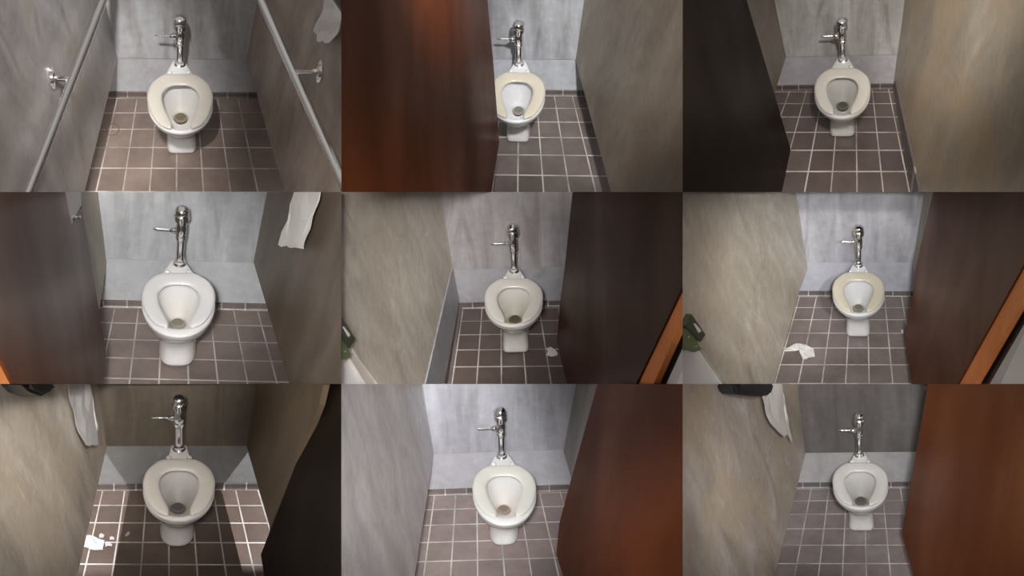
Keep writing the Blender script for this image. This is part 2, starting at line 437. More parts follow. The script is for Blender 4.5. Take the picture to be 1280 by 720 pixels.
STL = ((100, 150), (215, 380)); STR = ((1170, 150), (1080, 380))
M1 = dict(dark=(.14, .12, .11), mid=(.235, .215, .205), light=(.30, .285, .28))
tuvs = {n: room(n) for n in range(1, 10)}
planes = {}
# stall 1
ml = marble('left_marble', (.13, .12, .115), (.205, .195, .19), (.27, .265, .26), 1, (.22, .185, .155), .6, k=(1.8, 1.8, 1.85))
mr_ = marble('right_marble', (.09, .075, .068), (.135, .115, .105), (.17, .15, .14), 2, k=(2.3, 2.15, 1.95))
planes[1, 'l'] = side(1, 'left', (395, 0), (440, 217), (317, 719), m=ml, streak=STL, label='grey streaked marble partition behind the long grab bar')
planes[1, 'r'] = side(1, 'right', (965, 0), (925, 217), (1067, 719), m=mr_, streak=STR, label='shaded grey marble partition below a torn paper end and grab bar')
# stall 2
mm = marble('tan_marble', (.15, .14, .13), (.215, .20, .185), (.28, .27, .255), 4, (.20, .165, .125), .7, k=(1.5, 1.4, 1.2))
planes[2, 'r'] = side(2, 'right', (910, 0), (878, 225), (1010, 719), m=mm, streak=((1170, 150), (1050, 380)), label='tan and grey marble partition right of the glossy brown door')
wd = wood('door_wood', (.03, .009, .003), (.085, .023, .005), (.16, .050, .012), 2, k=(1.35, 1.1, .8))
door(2, 'left', 1, (592, 530), (547, 0), (562, 719), [(546, -20), (571, 250), (592, 530), (560, 740), (-25, 740), (-25, -20)], wd,
     label='glossy reddish brown stall door swung open over the left of the top middle stall')
# stall 3
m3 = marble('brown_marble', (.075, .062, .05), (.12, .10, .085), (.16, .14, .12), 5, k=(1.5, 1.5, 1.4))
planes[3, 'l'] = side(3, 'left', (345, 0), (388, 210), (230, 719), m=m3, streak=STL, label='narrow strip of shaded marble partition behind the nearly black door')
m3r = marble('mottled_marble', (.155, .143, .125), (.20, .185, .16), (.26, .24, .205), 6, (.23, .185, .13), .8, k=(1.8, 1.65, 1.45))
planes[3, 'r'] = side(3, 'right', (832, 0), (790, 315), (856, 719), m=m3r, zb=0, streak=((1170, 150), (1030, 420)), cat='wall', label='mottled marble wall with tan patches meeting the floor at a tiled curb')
wd3 = wood('dark_door_wood', (0.007, 0.0045, 0.003), (0.012, 0.0075, 0.005), (0.018, 0.011, 0.008), 4, k=(1, 1, 1))
door(3, 'left', 2, (405, 560), (240, 0), (372, 719), [(234, -20), (405, 560), (368, 740), (-25, 740), (-25, -20)], wd3,
     label='nearly black wooden stall door open on the left of the top right stall')
slab('baseboard_right', 3, planes[3, 'r'], [(789, 322), (796, 303), (892, 744), (860, 744)], .012, tiles('curb_tile', (.11, .09, .085), (.45, .42, .38), 2, .03), off=.010,
     label='brown tile curb along the right wall of the top right stall', cat='baseboard')
# stall 4
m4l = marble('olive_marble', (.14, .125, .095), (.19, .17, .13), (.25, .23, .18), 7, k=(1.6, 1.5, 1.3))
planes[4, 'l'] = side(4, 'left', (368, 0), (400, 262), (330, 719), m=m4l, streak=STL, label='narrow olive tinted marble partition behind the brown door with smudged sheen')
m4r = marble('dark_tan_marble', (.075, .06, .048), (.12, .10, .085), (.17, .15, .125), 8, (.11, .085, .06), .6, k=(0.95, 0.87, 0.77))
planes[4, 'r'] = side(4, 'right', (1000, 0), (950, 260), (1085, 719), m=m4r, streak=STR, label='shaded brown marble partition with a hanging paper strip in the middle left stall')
wd4 = wood('smudged_door_wood', (.045, .019, .009), (.065, .028, .014), (.10, .034, .011), 6, .36, spec=.11, k=(1.1, .85, .6))
d4, p4 = door(4, 'left', 3, (398, 600), (305, 55), (388, 719), [(240, -20), (270, 130), (305, 55), (398, 600), (386, 740), (62, 740), (-25, 570), (-25, -20)], wd4,
     label='brown wooden stall door with pale smudged sheen and a metal hook at its top edge')
slab('door_edge', 4, p4, [(-30, 560), (64, 744), (-30, 744)], .03, orange, off=-.012, parent=d4, kind=None)['label'] = 'raw orange wooden door edge'
# stall 5
m5 = marble('beige_marble', (.19, .165, .145), (.28, .255, .23), (.36, .335, .31), 9, (.27, .235, .195), .6, k=(2.2, 2.2, 2.1))
planes[5, 'l'] = side(5, 'left', (370, 0), (443, 415), (402, 719), m=m5, zb=0, streak=((100, 150), (260, 460)), cat='wall',
     poly=[(367, -20), (443, 415), (398, 740), (150, 740), (-25, 495), (-25, -20)], label='beige streaked marble wall with a pale raised base course by the green latch')
pl = planes[5, 'l']
slab('trim_left', 5, pl, [(417, 285), (443, 415), (386, 740), (312, 740)], .012, marble('blue_grey_marble', (.26, .26, .28), (.33, .33, .35), (.38, .38, .40), 3, su=4), off=.008,
     label='pale bluish marble base course along the left wall of the centre stall', cat='base course')
slab('baseboard_left', 5, pl, [(443, 413), (457, 433), (414, 740), (382, 740)], .012, tiles('curb_tile', (.10, .08, .075), (.42, .39, .36), 2, .03), off=.012,
     label='brown tile curb along the left wall of the centre stall', cat='baseboard')
slab('wall_left', 5, pl, [(-30, 470), (160, 745), (-30, 745)], .03, whitew, off=-.03, label='pale grey painted panel below the green latch in the centre stall', cat='panel')
slab('trim_left', 5, pl, [(-2, 528), (34, 582), (150, 744), (108, 744), (30, 622), (-2, 580)], .02, mat('cream_edge', (.66, .61, .56), .5), off=-.008, label='cream front edge of the beige marble wall under the latch', cat='edge strip')
wd5 = wood('brown_door_wood', (.024, .010, .005), (.042, .016, .008), (.07, .026, .012), 8, k=(1.2, 1, 1))
d5, p5 = door(5, 'right', 4, (808, 560), (867, 0), (848, 719), [(869, -20), (838, 280), (822, 400), (808, 560), (852, 740), (1096, 740), (1305, 300), (1305, -20)], wd5,
     label='dark brown stall door with orange raw edge open across the right of the centre stall')
slab('door_edge', 5, p5, [(1300, 316), (1090, 744), (1160, 744), (1300, 430)], .03, orange, off=-.012, parent=d5, kind=None)['label'] = 'raw orange wooden door edge'
slab('trim_right', 5, p5, [(1310, 400), (1150, 744), (1310, 744)], .03, gap, off=-.06, label='dark gap drawn as a black strip beyond the orange door edge in the centre stall', cat='door jamb')
slab('wall_right', 5, p5, [(1310, 520), (1208, 744), (1310, 744)], .03, greyw, off=-.04, label='grey marble jamb in the lower right corner of the centre stall', cat='jamb')
slab('trim_right', 5, p5, [(1310, 600), (1246, 744), (1310, 744)], .02, whitew, off=-.03, label='white panel in the lower right corner of the centre stall', cat='panel')
# stall 6
m6 = marble('warm_marble', (.17, .15, .125), (.25, .23, .205), (.33, .31, .285), 10, (.26, .225, .18), .6, k=(2, 2, 1.9))
planes[6, 'l'] = side(6, 'left', (425, 0), (467, 270), (340, 719), m=m6, streak=((100, 150), (230, 380)),
     poly=[(422, -20), (467, 270), (466, 295), (437, 375), (334, 740), (180, 740), (75, 588), (-25, 500), (-25, -20)], label='warm grey marble partition with a dark green latch keeper at its near end')
pl = planes[6, 'l']
slab('wall_left', 6, pl, [(-30, 470), (190, 745), (-30, 745)], .03, whitew, off=-.03, label='pale painted panel under the latch keeper in the middle right stall', cat='panel')
m6r = marble('tan_strip_marble', (.15, .135, .115), (.21, .195, .17), (.26, .24, .21), 12, k=(1.5, 1.5, 1.4))
side(6, 'right', (905, 0), (862, 270), (900, 430), m=m6r, label='thin strip of marble partition behind the wide brown door', zb=None)
wd6 = wood('warm_door_wood', (.055, .022, .009), (.095, .034, .013), (.16, .055, .018), 11, .38, spec=.1, k=(1.05, .85, .5))
d6, p6 = door(6, 'right', 5, (830, 535), (940, 0), (858, 719), [(944, -20), (872, 290), (862, 400), (830, 535), (862, 740), (1020, 740), (1305, 225), (1305, -20)], wd6,
     label='warm brown stall door with hazy sheen and splintered orange edge')
slab('door_edge', 6, p6, [(1310, 218), (1014, 744), (1082, 744), (1310, 350)], .03, orange, off=-.012, parent=d6, kind=None)['label'] = 'splintered orange wooden door edge'
slab('trim_right', 6, p6, [(1310, 320), (1076, 744), (1310, 744)], .03, gap, off=-.06, label='dark gap drawn as a black strip beyond the splintered orange edge', cat='door jamb')
slab('wall_right', 6, p6, [(1310, 445), (1138, 744), (1310, 744)], .03, greyw, off=-.04, label='grey marble jamb beyond the black strip in the middle right stall', cat='jamb')
slab('trim_right', 6, p6, [(1310, 470), (1180, 744), (1310, 744)], .02, whitew, off=-.03, label='white panel in the lower right corner of the middle right stall', cat='panel')
# stall 7
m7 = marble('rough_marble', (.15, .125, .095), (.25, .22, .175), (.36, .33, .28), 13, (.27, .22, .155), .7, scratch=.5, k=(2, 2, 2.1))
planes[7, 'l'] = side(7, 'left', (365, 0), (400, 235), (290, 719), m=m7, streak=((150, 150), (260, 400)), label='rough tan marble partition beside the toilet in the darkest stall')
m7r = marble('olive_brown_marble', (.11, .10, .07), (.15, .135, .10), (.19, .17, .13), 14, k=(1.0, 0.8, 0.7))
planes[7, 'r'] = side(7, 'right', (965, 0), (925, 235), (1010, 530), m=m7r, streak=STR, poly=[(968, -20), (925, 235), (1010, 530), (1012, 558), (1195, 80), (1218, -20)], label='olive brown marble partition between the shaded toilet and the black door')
door(7, 'right', 6, (980, 640), (1217, 0), (991, 719), [(1219, -20), (1194, 80), (978, 640), (994, 740), (1305, 740), (1305, -20)], wd3,
     label='nearly black stall door at the right of the bottom left stall')
# stall 8
m8 = marble('pale_marble', (.20, .185, .175), (.28, .27, .26), (.35, .34, .335), 15, (.27, .235, .205), .5, k=(1.8, 1.8, 1.9))
planes[8, 'l'] = side(8, 'left', (305, 0), (347, 262), (275, 719), m=m8, streak=((100, 150), (200, 420)), label='pale grey marble partition left of the toilet in the bottom middle stall')
m8r = marble('dim_marble', (.13, .12, .11), (.175, .165, .155), (.22, .21, .2), 16, k=(1.2, 1.2, 1.2))
side(8, 'right', (880, 0), (832, 250), (900, 480), m=m8r, label='narrow dim marble partition behind the blurred orange brown door')
wd8 = wood('orange_brown_door_wood', (.035, .013, .005), (.075, .023, .007), (.14, .042, .010), 17, k=(1.5, 1.2, .8))
door(8, 'right', 7, (806, 640), (962, 0), (832, 719), [(966, -20), (905, 200), (850, 400), (818, 520), (806, 640), (838, 740), (1305, 740), (1305, -20)], wd8,
     label='orange brown stall door covering the right of the bottom middle stall')
# stall 9
m9 = marble('weathered_marble', (.14, .12, .10), (.20, .18, .155), (.28, .26, .24), 18, (.22, .18, .125), .8, scratch=.5, k=(2, 2, 2.05))
planes[9, 'l'] = side(9, 'left', (430, 0), (460, 262), (345, 719), m=m9, streak=((100, 150), (230, 420)), label='weathered tan marble partition under the black paper holder')
wd9 = wood('bright_door_wood', (0.07, 0.022, 0.008), (0.11, 0.036, 0.012), (0.17, 0.06, 0.02), 19, k=(1.7, 1.5, 1.2))
door(9, 'right', 8, (821, 560), (921, 0), (866, 719), [(924, -20), (821, 560), (872, 740), (1305, 740), (1305, -20)], wd9,
     label='bright reddish brown stall door filling the right of the bottom right stall')

# ------------------------------------------------------------------ toilets
TH = .4118
def catm_s(tab, s):
    for (a, va), (b, vb) in zip(tab, tab[1:]):
        if a <= s <= b:
            t = (s-a)/(b-a) if b > a else 0; return va+(vb-va)*t
    return tab[-1][1]
NS = 28
def outline(yb, yf, hw, z, n=2.0, tail=None):
    """closed ring; tail = (end half width, knee half width, knee y) for the spud deck"""
    pts = []
    for k in range(NS+1):
        s = (1-math.cos(math.pi*k/NS))/2; y = yb+(yf-yb)*s
        e = 2*s-1
        w = hw*max(0, 1-abs(e)**n)**(1/n)
        pts.append((w, y))
    if tail:
        we, wk, yk = tail; pts = []
        ym = -.445
        for k in range(NS+1):
            s = (1-math.cos(math.pi*k/NS))/2; y = yb+(yf-yb)*s
            if y > yk:
                t = (y-yk)/(yb-yk); w = wk+(we-wk)*t**.85
                if t > .9: w *= math.sqrt(max(0, 1-((t-.9)/.1)**2))*.75+.25 if t < 1 else 0
            elif y > ym:
                t = (yk-y)/(yk-ym); w = wk+(hw-wk)*math.sin(t*math.pi/2)**1.0
            else:
                t = (ym-y)/(ym-yf); w = hw*max(0, 1-t**2.15)**.5
            pts.append((w, y))
    R = [Vector((w, y, z)) for w, y in pts[1:-1]]
    L = [Vector((-w, y, z)) for w, y in pts[1:-1]][::-1]
    y0, y1 = pts[0][1], pts[-1][1]
    return [Vector((0, y0, z))] + R + [Vector((0, y1, z))] + L
# per toilet: x shift, yaw, foot (front y, half width, flare), deck tail, seat and porcelain colour, water
T = {
 1: dict(x=.003, yaw=1.5, foot=(-.47, .084, 0), tail=(.028, .088, -.25), seat=(.60, .56, .50), por=(.72, .72, .72)),
 2: dict(x=.0, yaw=-2, foot=(-.47, .078, 0), tail=(.03, .085, -.25), seat=(.64, .60, .49), por=(.74, .75, .78)),
 3: dict(x=.0, yaw=0, foot=(-.47, .084, 0), tail=(.026, .09, -.25), seat=(.66, .62, .55), por=(.68, .66, .63)),
 4: dict(x=.0, yaw=2, foot=(-.49, .096, .03), tail=(.028, .10, -.26), seat=(.66, .66, .665), por=(.68, .68, .685)),
 5: dict(x=.0, yaw=0, foot=(-.47, .084, 0), tail=(.028, .085, -.25), seat=(.64, .62, .575), por=(.68, .665, .64)),
 6: dict(x=.0, yaw=0, foot=(-.465, .086, 0), tail=(.03, .085, -.25), seat=(.64, .60, .48), por=(.70, .71, .74)),
 7: dict(x=.0, yaw=0, foot=(-.46, .09, -1), tail=(.04, .052, -.235), seat=(.72, .67, .60), por=(.70, .66, .64)),
 8: dict(x=.0, yaw=-1, foot=(-.47, .088, .03), tail=(.028, .10, -.26), seat=(.65, .66, .62), por=(.68, .69, .70)),
 9: dict(x=.0, yaw=-1, foot=(-.46, .084, 0), tail=(.03, .08, -.25), seat=(.68, .67, .66), por=(.72, .72, .72)),
}
LBL = {
 1: ('white floor mounted toilet with a cream open front seat between two grab bars', 'chromed flush valve on the wall between the two grab bars'),
 2: ('white toilet partly covered by the glossy reddish brown door', 'chromed flush valve beside the edge of the reddish brown door'),
 3: ('off white toilet right of the nearly black door in the top right stall', 'chromed flush valve on the shaded wall of the top right stall'),
 4: ('large bright white toilet with white seat and flared foot beside the smudged door', 'chromed flush valve above the large bright white toilet'),
 5: ('greyish white toilet with brown water in the centre stall', 'chromed flush valve in the centre stall, tarnished looking in shade'),
 6: ('small white toilet with a yellowish cream seat near a paper scrap', 'chromed flush valve above the yellowish cream seat'),
 7: ('dim beige toilet with narrow neck and round foot in the darkest stall', 'chromed flush valve on the shade-toned wall of the bottom left stall'),
 8: ('bright white toilet with flared foot turned slightly in the bottom middle stall', 'chromed flush valve on the pale wall of the bottom middle stall'),
 9: ('plain white toilet beside the bright reddish brown door', 'chromed flush valve left of the bright reddish brown door'),
}
DRAIN = {1: (.18, .15, .10), 2: (.22, .21, .18), 3: (.12, .11, .08), 4: (.25, .23, .18), 5: (.085, .065, .035), 6: (.22, .20, .15), 7: (.10, .09, .075), 8: (.26, .19, .15), 9: (.13, .11, .09)}
STAIN = {1: ((.42, .38, .30), .5), 2: ((.5, .5, .46), .3), 3: ((.32, .31, .27), .7), 4: ((.52, .48, .40), .5), 5: ((.36, .33, .24), .8),
         6: ((.5, .49, .42), .4), 7: ((.24, .225, .20), .9), 8: ((.55, .48, .42), .5), 9: ((.36, .35, .31), .8)}
def empty(name, mtx):
    o = bpy.data.objects.new(name, None); C.objects.link(o); o.empty_display_size = .1; o.matrix_world = mtx; return o
def toilet(n):
    q = T[n]; yf, fw, flare = q['foot']; tail = q['tail']
    mtx = M[n] @ Matrix.Translation((q['x'], 0, 0)) @ Matrix.Translation((0, -.4, 0)) @ Matrix.Rotation(math.radians(q['yaw']), 4, 'Z')
    root = empty('toilet', mtx)
    tag(root, LBL[n][0], 'toilet', 'floor mounted toilets, one per stall')
    OFF = Vector((0, .4, 0))
    por = porcelain('porcelain', q['por'], n, STAIN[n]); ps = porcelain('seat_plastic', q['seat'], n)
    ps.node_tree.nodes['Principled BSDF'].inputs['Roughness'].default_value = .28
    bm = bmesh.new(); fn = 2.6 if flare < 0 else 6
    R = []
    if flare > 0:
        R += [outline(-.17, yf, fw, 0, 3), outline(-.17, yf-.002, fw, .02, 3), outline(-.17, yf+.004, fw-.004, .08, 3), outline(-.17, yf-.002, fw+.006, .16, 2.8)]
        R += [outline(-.18, -.55, .130, .225, 2.4)]
    else:
        R += [outline(-.17, yf+.002, fw, 0, fn), outline(-.17, yf, fw+.002, .008, fn), outline(-.17, yf+.006, fw-.004, .09, fn), outline(-.17, yf+.002, fw-.002, .17, fn if fn < 4 else 4.5)]
        R += [outline(-.18, -.535, .115, .235, 2.6)]
    fx = .024 if flare > 0 else 0
    R += [outline(-.16, -.60-fx, .145+fx*.5, .285, 2.3), outline(-.135, -.65-fx, .165+fx*.3, .335, 2.1)]
    tk = (tail[0], tail[1], tail[2])
    R += [outline(-.108, -.668-fx, .172, .362, 2, tk), outline(-.105, -.674-fx, .176, .372, 2, tk), outline(-.105, -.672-fx, .172 if not fx else .177, .377, 2, tk), outline(-.103, -.684-fx, .179, .386, 2, tk), outline(-.103, -.685-fx, .179, .400, 2, tk), outline(-.106, -.680, .175, .408, 2, tk)]
    # over the rim and into the basin
    def el(yb, yf_, hw, z, k=2.0): return outline(yb, yf_, hw, z, k)
    R += [el(-.285, -.662, .122, .409, 2.2), el(-.292, -.657, .114, .402, 2.2), el(-.292, -.656, .112, .385, 2.2), el(-.275, -.660, .124, .372, 2.2),
          el(-.278, -.650, .120, .345, 2.1), el(-.285, -.632, .110, .31), el(-.292, -.598, .092, .27), el(-.300, -.545, .070, .235), el(-.308, -.475, .050, .212),
          el(-.318, -.420, .040, .200), el(-.320, -.405, .036, .188), el(-.322, -.402, .034, .15)]
    rings(bm, [[p+OFF for p in r] for r in R], cap0=True, cap1=True)
    b = link('bowl', bm, por, root, smooth=True)
    md = b.modifiers.new('edge', 'SUBSURF'); md.levels = 1; md.render_levels = 1
    # water and drain
    bm = bmesh.new(); lathe(bm, (0, -.362+.4, .188), (0, 0, 1), [(.037, 0), (.037, .002)], 28)
    wm = mat('bowl_water', DRAIN[n], .06, coat=.5); link('water', bm, wm, root)
    bm = bmesh.new(); lathe(bm, (0, -.350+.4, .1905), (0, 0, 1), [(.028, 0), (.028, .0006)], 24)
    link('drain_hole', bm, mat('drain', tuple(c*.6 for c in DRAIN[n]), .15, coat=.3), root)
    # hinge bolts
    for s in (-1, 1):
        bm = bmesh.new(); lathe(bm, (s*.052, -.222+.4, .405), (0, 0, 1), [(.0, 0), (.014, 0), (.014, .008), (.010, .014), (0, .015)], 16)
        link('seat_bolt', bm, por, root, smooth=True)
    # seat: open front ring
    wk = .085 if tail[1] > .06 else .08
    outer = [(.054, -.668), (.085, -.657), (.115, -.633), (.145, -.585), (.168, -.52), (.180, -.445), (.176, -.38), (.160, -.325), (.130, -.282), (.098, -.252), (wk-.015, -.243), (.03, -.242), (0, -.242)]
    inner = [(.050, -.648), (.053, -.615), (.066, -.57), (.085, -.515), (.096, -.455), (.097, -.42), (.091, -.388), (.077, -.362), (.057, -.343), (.038, -.335), (.022, -.3325), (.010, -.332), (0, -.332)]
    O2 = catmull([(a, b_, 0) for a, b_ in outer], 3); I2 = catmull([(a, b_, 0) for a, b_ in inner], 3)
    O2 += [Vector((-p.x, p.y, 0)) for p in O2[:-1][::-1]]; I2 += [Vector((-p.x, p.y, 0)) for p in I2[:-1][::-1]]
    bm = bmesh.new(); RR = []
    prof = [(0, .0), (0, .35), (.06, .75), (.16, 1), (.5, 1.05), (.84, .95), (.95, .7), (1, .35), (1, 0)]
    z0, hh = .411, .019
    K = len(O2)
    for i, (o_, i_) in enumerate(zip(O2, I2)):
        sc = .45 if i in (0, K-1) else (.85 if i in (1, K-2) else 1)
        RR.append([o_.lerp(i_, a)+Vector((0, .4, z0+hh*h*sc)) for a, h in prof])
    rings(bm, RR, cap0=True, cap1=True)
    s_ = link('seat', bm, ps, root, smooth=True)
    md = s_.modifiers.new('smooth', 'SUBSURF'); md.levels = 1; md.render_levels = 1
    return root
VT = {1: -1.2, 2: 0, 3: 1.2, 4: -1.2, 5: 0, 6: 0, 7: 1.4, 8: 1.5, 9: -1}
def valve(n):
    root = empty('flush_valve', M[n] @ Matrix.Translation((T[n]['x'], -.151, .407)) @ Matrix.Rotation(math.radians(-VT[n]), 4, 'Y'))
    tag(root, LBL[n][1], 'flush valve', 'chromed flush valves above the toilets')
    def part(name, f, m=chrome):
        bm = bmesh.new(); f(bm); return link(name, bm, m, root, smooth=False)
    def sm(o):
        for f in o.data.polygons: f.use_smooth = len(f.vertices) == 4
        e = o.modifiers.new('b', 'EDGE_SPLIT'); e.split_angle = math.radians(38)
        return o
    Z = (0, 0, 1)
    sm(part('spud_nut', lambda b: lathe(b, (0, 0, 0), Z, [(.034, 0), (.034, .004), (.026, .012), (.028, .014), (.028, .026), (.019, .032)], 12)))
    sm(part('flush_tube', lambda b: lathe(b, (0, 0, .03), Z, [(.0195, 0), (.0195, .125), (.023, .127), (.023, .15)])))
    def body(b):
        lathe(b, (0, 0, .165), Z, [(.022, -.01), (.028, 0), (.028, .018), (.024, .022), (.028, .040), (.028, .075), (.024, .082), (.026, .098), (.026, .115)], 20)
        tube(b, (0, 0, .213), (0, .075, .213), .016)
    sm(part('valve_body', body))
    sm(part('valve_cap', lambda b: lathe(b, (0, 0, .275), Z, [(.030, 0), (.039, .006), (.039, .036), (.034, .042), (.037, .048), (.035, .062), (.027, .074), (.013, .081), (0, .082)], 14)))
    def stop(b):
        lathe(b, (0, .145, .213), (0, -1, 0), [(.036, 0), (.034, .006), (.02, .010), (.017, .012), (.017, .08)], 24)
        lathe(b, (0, .085, .213), (0, 0, 1), [(.021, -.03), (.023, -.02), (.023, .02), (.016, .03)], 16)
    sm(part('supply_stop', stop))
    h = sm(part('handle_joint', lambda b: lathe(b, (-.02, 0, .213), (-1, 0, 0), [(.014, 0), (.018, .006), (.018, .020), (.012, .024), (.015, .027), (.010, .036)], 14)))
    bm = bmesh.new(); lathe(bm, (-.054, 0, .213), (-1, .0, .03), [(.005, 0), (.005, .02), (.0065, .06), (.006, .078), (.003, .083)], 14)
    sm(link('handle', bm, chrome, h))
    return root
for n in range(1, 10): toilet(n); valve(n)

# ------------------------------------------------------------------ grab bars
def grab_bar(n, pl, A, B, br, fl, label, r=.023):
    """A, B pixels of the bar axis; br pixel where the arm meets the bar; fl pixel of the wall flange"""
    P0, N = pl; off = .085
    a = hplane(n, A, pl, off); b = hplane(n, B, pl, off)
    f0 = hplane(n, fl, pl, 0); j = hplane(n, br, pl, off)
    d = (b-a).normalized(); j = a+d*((j-a).dot(d))
    f1 = f0 + N*(j-f0).dot(N)               # elbow straight out of the wall
    root = empty('grab_bar', M[n] @ Matrix.Translation(f0)); tag(root, label, 'grab bar', 'steel grab bars on the side partitions')
    def L(name, bm, m=steel):
        for v in bm.verts: v.co -= f0
        o = link(name, bm, m, root, smooth=True); e_ = o.modifiers.new('b', 'EDGE_SPLIT'); e_.split_angle = math.radians(40); return o
    bm = bmesh.new(); tube(bm, a, b, r, seg=32); clip(bm, n); L('bar', bm)
    bm = bmesh.new(); sweep(bm, catmull([f0+N*.012, f0+N*.03+(j-f1)*.02, f0.lerp(j, .55)+N*.004, j], 6), r*.62, 20); L('arm', bm)
    # diamond wall plate
    up = (Vector((0, 0, 1))-N*N.z).normalized(); sd = up.cross(N).normalized()
    ring = []
    for k in range(32):
        t = 2*math.pi*k/32; c, s = math.cos(t), math.sin(t)
        ring.append(f0 + sd*(.045*math.copysign(abs(c)**1.35, c)) + up*(.072*math.copysign(abs(s)**1.35, s)) + N*.008)
    bm = prism(ring, N, .008); L('wall_plate', bm)
    bm = bmesh.new(); lathe(bm, f0+N*.008, N, [(.028, 0), (.027, .008), (.018, .014)], 20); L('flange', bm)
    for s in (-1, 1):
        bm = bmesh.new(); lathe(bm, f0+up*.05*s+N*.008, N, [(.006, 0), (.005, .003), (0, .0035)], 10); L('screw', bm)
    return root
grab_bar(1, planes[1, 'l'], (410, -60), (88, 760), (268, 290), (190, 291), 'polished grab bar on the lit left partition')
grab_bar(1, planes[1, 'r'], (950, -60), (1310, 740), (1100, 266), (1203, 268), 'polished grab bar on the shaded right partition')

# ------------------------------------------------------------------ paper, dispensers, latches, hook, stains
def sheet(name, n, pl, poly, off, label, cat='toilet paper', m=paper, wav=.006, mtx=None, th=.0012):
    pts = [hplane(n, p, pl, off) for p in poly]; N = pl[1]; c = sum(pts, Vector())/len(pts)
    bm = bmesh.new(); bm.faces.new([bm.verts.new(p-c) for p in pts])
    bmesh.ops.triangulate(bm, faces=bm.faces[:]); 
    bmesh.ops.subdivide_edges(bm, edges=bm.edges[:], cuts=3, use_grid_fill=True)
    for v in bm.verts: v.co += N*wav*(math.sin(v.co.x*70+1)*.5+math.sin((v.co.y+v.co.z)*43)*.7)
    ex = bmesh.ops.extrude_face_region(bm, geom=bm.faces[:])
    for v in ex['geom']:
        if isinstance(v, bmesh.types.BMVert): v.co -= N*th
    for v in bm.verts: v.co += c
    clip(bm, n)
    for v in bm.verts: v.co -= c
    o = link(name, bm, m, matrix=M[n] @ Matrix.Translation(c), smooth=False)
    return tag(o, label, cat)
sheet('toilet_paper', 1, planes[1, 'r'], [(1222, -8), (1200, 60), (1170, 116), (1182, 130), (1188, 156), (1204, 158), (1212, 151), (1224, 163), (1240, 160), (1262, 128), (1284, 60), (1262, 30), (1244, -8)], .05,
      'torn end of toilet paper hanging above the right grab bar')
sheet('toilet_paper', 4, planes[4, 'r'], [(1102, -8), (1075, 100), (1040, 198), (1052, 206), (1070, 201), (1090, 210), (1112, 208), (1138, 214), (1150, 160), (1180, 70), (1206, -8)], .05,
      'long beige paper strip hanging on the brown partition of the middle left stall')
sheet('toilet_paper', 7, planes[7, 'l'], [(246, -8), (276, 100), (300, 190), (320, 228), (332, 233), (342, 226), (356, 233), (371, 226), (369, 160), (350, 80), (334, -8)], .05,
      'paper strip hanging over the rough tan partition of the bottom left stall')
sheet('toilet_paper', 9, planes[9, 'l'], [(298, 40), (306, 90), (330, 148), (360, 182), (378, 198), (388, 190), (394, 192), (402, 205), (412, 218), (404, 170), (390, 100), (368, -8), (330, -8), (330, 40)], .05,
      'pointed end of toilet paper hanging from the black holder')
def prismthing(name, n, pl, poly, off, th, m, label, cat, parent=None, bev=.003):
    pts = [hplane(n, p, pl, off) for p in poly]; c = sum(pts, Vector())/len(pts)
    bm = prism(pts, pl[1], th); clip(bm, n)
    if bev: 
        try: bmesh.ops.bevel(bm, geom=bm.edges[:], offset=bev, segments=2, affect='EDGES', clamp_overlap=True)
        except Exception: pass
    if parent is None:
        for v in bm.verts: v.co -= c
        return tag(link(name, bm, m, matrix=M[n] @ Matrix.Translation(c)), label, cat)
    inv = (M[n].inverted() @ parent.matrix_world).inverted()
    for v in bm.verts: v.co = inv @ v.co
    return link(name, bm, m, parent)
def dispenser(n, side_, poly, lip, label):
    o = prismthing('paper_dispenser', n, planes[n, side_], poly, .10, .10, black, label, 'dispenser', bev=.012)
    if lip: prismthing('cover_lip', n, planes[n, side_], lip, .112, .014, black, None, None, parent=o)
    return o
dispenser(9, 'l', [(188, -10), (205, 38), (250, 44), (300, 48), (332, 40), (348, -10)], [(215, -10), (225, 26), (300, 32), (322, -10)], 'black paper dispenser cut off at the top of the bottom right stall')
dispenser(7, 'l', [(78, -10), (120, 30), (165, 46), (205, 24), (215, -10)], [(110, -10), (130, 18), (180, 26), (198, -10)], 'dark paper dispenser at the top of the bottom left stall')
dispenser(1, 'r', [(1240, -10), (1262, 22), (1284, 44), (1300, -10)], None, 'black corner of a paper dispenser above the right grab bar')

# green latch keepers
def latch(n, top, low, slot, bolts, label):
    pl = planes[n, 'l']
    o = prismthing('door_latch', n, pl, top, .035, .034, greend, label, 'latch', bev=.002)
    prismthing('keeper_plate', n, pl, low, .025, .022, green, None, None, parent=o)['label'] = 'olive green keeper plate'
    prismthing('slot_plate', n, pl, slot, .0375, .002, paper, None, None, parent=o, bev=0)['label'] = 'white slot marking'
    for b in bolts:
        bm = bmesh.new(); c = hplane(n, b, pl, .026)
        lathe(bm, c, pl[1], [(.007, 0), (.006, .004), (0, .006)], 12)
        inv = (M[n].inverted() @ o.matrix_world).inverted()
        for v in bm.verts: v.co = inv @ v.co
        link('bolt', bm, steel, o, smooth=True)
latch(6, [(34, 457), (87, 535), (69, 562), (9, 502)], [(-8, 516), (21, 505), (73, 592), (46, 601), (23, 590), (14, 594), (-8, 585)], [(41, 493), (48, 493), (71, 521), (60, 528)], [(21, 545), (50, 580)],
      'dark green latch keeper on the warm grey marble partition')
latch(5, [(-8, 450), (53, 551), (32, 587), (-8, 530)], [(-8, 535), (37, 606), (32, 619), (5, 628), (-8, 618)], [(5, 505), (11, 505), (34, 535), (28, 544)], [(14, 600)],
      'green latch keeper cut off at the left of the centre stall')
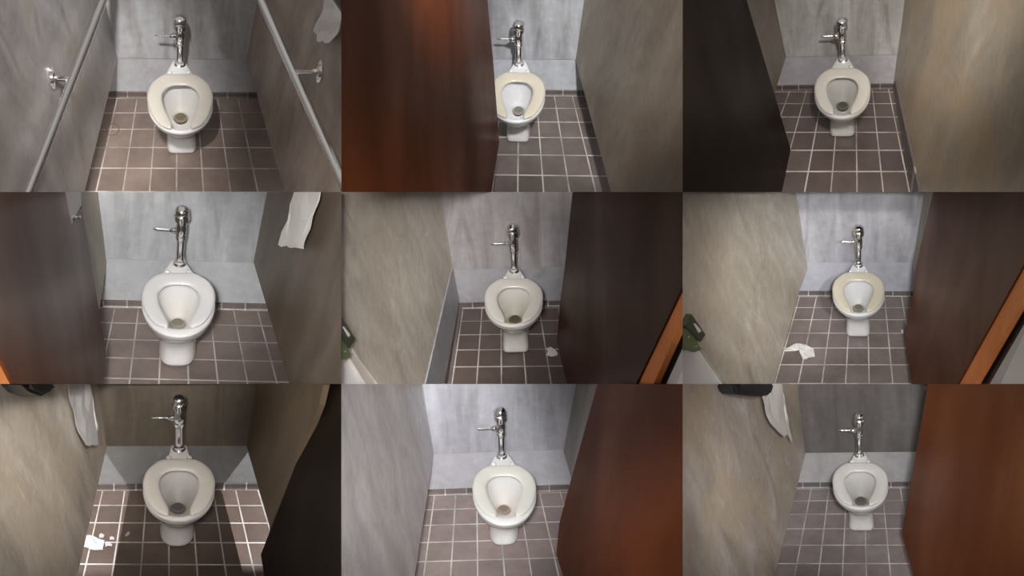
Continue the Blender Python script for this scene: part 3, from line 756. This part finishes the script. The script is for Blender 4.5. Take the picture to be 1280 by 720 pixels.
# metal hook plate at the top of door 3
hk = prismthing('hook_plate', 4, p4, [(241, -10), (304, -10), (305, 52), (284, 95), (271, 132), (262, 100)], -.004, .012, mat('grey_steel', (.55, .55, .56), .45, .1), 'grey triangular metal plate notched into the top of the smudged brown door', 'hook plate', bev=.002)
bm = bmesh.new(); c = hplane(4, (271, 96), p4, -.002); lathe(bm, c, p4[1], [(.014, 0), (.013, .006), (.006, .010), (.005, .03), (.010, .034), (0, .038)], 16)
inv = (M[4].inverted() @ hk.matrix_world).inverted()
for v in bm.verts: v.co = inv @ v.co
link('hook', bm, chrome, hk, smooth=True)

FLP = (Vector((0, 0, 0)), Vector((0, 0, 1)))
def scrap(n, poly, h, label, group=None, m=None, th=.0015):
    """crumpled bit of paper lying on the floor"""
    pts = [hz(n, p, .002) for p in poly]; c = sum(pts, Vector())/len(pts)
    bm = bmesh.new(); f = bm.faces.new([bm.verts.new(p-c) for p in pts])
    bmesh.ops.poke(bm, faces=[f]); bmesh.ops.subdivide_edges(bm, edges=bm.edges[:], cuts=2, use_grid_fill=True)
    rnd = random.Random(len(poly)*n+int(poly[0][0]))
    for v in bm.verts: v.co.z += rnd.random()*h*.6 + h*(1 if v.co.length < .02 else .3)
    ex = bmesh.ops.extrude_face_region(bm, geom=bm.faces[:])
    for v in ex['geom']:
        if isinstance(v, bmesh.types.BMVert): v.co.z -= th
    mn = min(v.co.z for v in bm.verts)
    for v in bm.verts: v.co.z -= mn+.0015
    o = link('paper_scrap', bm, m or paper, matrix=M[n] @ Matrix.Translation(c))
    return tag(o, label, 'paper scrap', group)
scrap(6, [(376, 598), (408, 576), (432, 568), (452, 571), (490, 588), (496, 618), (470, 624), (452, 628), (440, 606), (432, 586), (412, 590), (392, 598)], .012, 'white bent paper scrap on the floor of the middle right stall')
scrap(5, [(768, 585), (786, 582), (800, 590), (812, 606), (806, 615), (788, 617), (768, 614), (774, 600)], .006, 'small crumpled paper scrap right of the toilet in the centre stall')
bright = mat('white_paper', (.38, .39, .40), .9)
g7 = 'paper bits on the floor of the bottom left stall'
scrap(7, [(310, 578), (318, 568), (336, 567), (392, 588), (385, 623), (350, 623), (310, 610)], .008, 'largest white folded paper piece on the shaded tiles', g7, bright)
grim = mat('damp_paper', (.42, .36, .33), .9)
scrap(7, [(371, 566), (378, 560), (391, 566), (387, 577), (373, 576)], .004, 'small damp paper bit just above the large folded piece', g7, grim)
scrap(7, [(411, 576), (418, 571), (427, 575), (429, 584), (412, 584)], .004, 'small grey paper bit nearest the grout line', g7, grim)
scrap(7, [(393, 596), (400, 590), (421, 602), (419, 610), (406, 608), (396, 612)], .004, 'torn paper bit touching the right end of the folded piece', g7, grim)
scrap(7, [(468, 570), (476, 558), (488, 555), (484, 566), (474, 573)], .004, 'slim paper sliver lying furthest towards the toilet', g7, grim)
scrap(6, [(820, 515), (828, 518), (827, 532), (819, 528)], .004, 'tiny white paper bit at the foot of the warm brown door')
# dried ring stain in stall 1
pts = [hz(1, p, .0015) for p in catmull([(384, 462, 0), (405, 470, 0), (428, 462, 0), (445, 478, 0), (440, 498, 0), (418, 508, 0), (396, 498, 0), (402, 484, 0), (388, 476, 0)], 5, True)]
bm = bmesh.new(); sweep(bm, pts, .003, 6)
tag(link('floor_stain', bm, stainm, matrix=M[1]), 'dried brownish ring stain on the lit floor tiles left of the cream seat', 'stain')
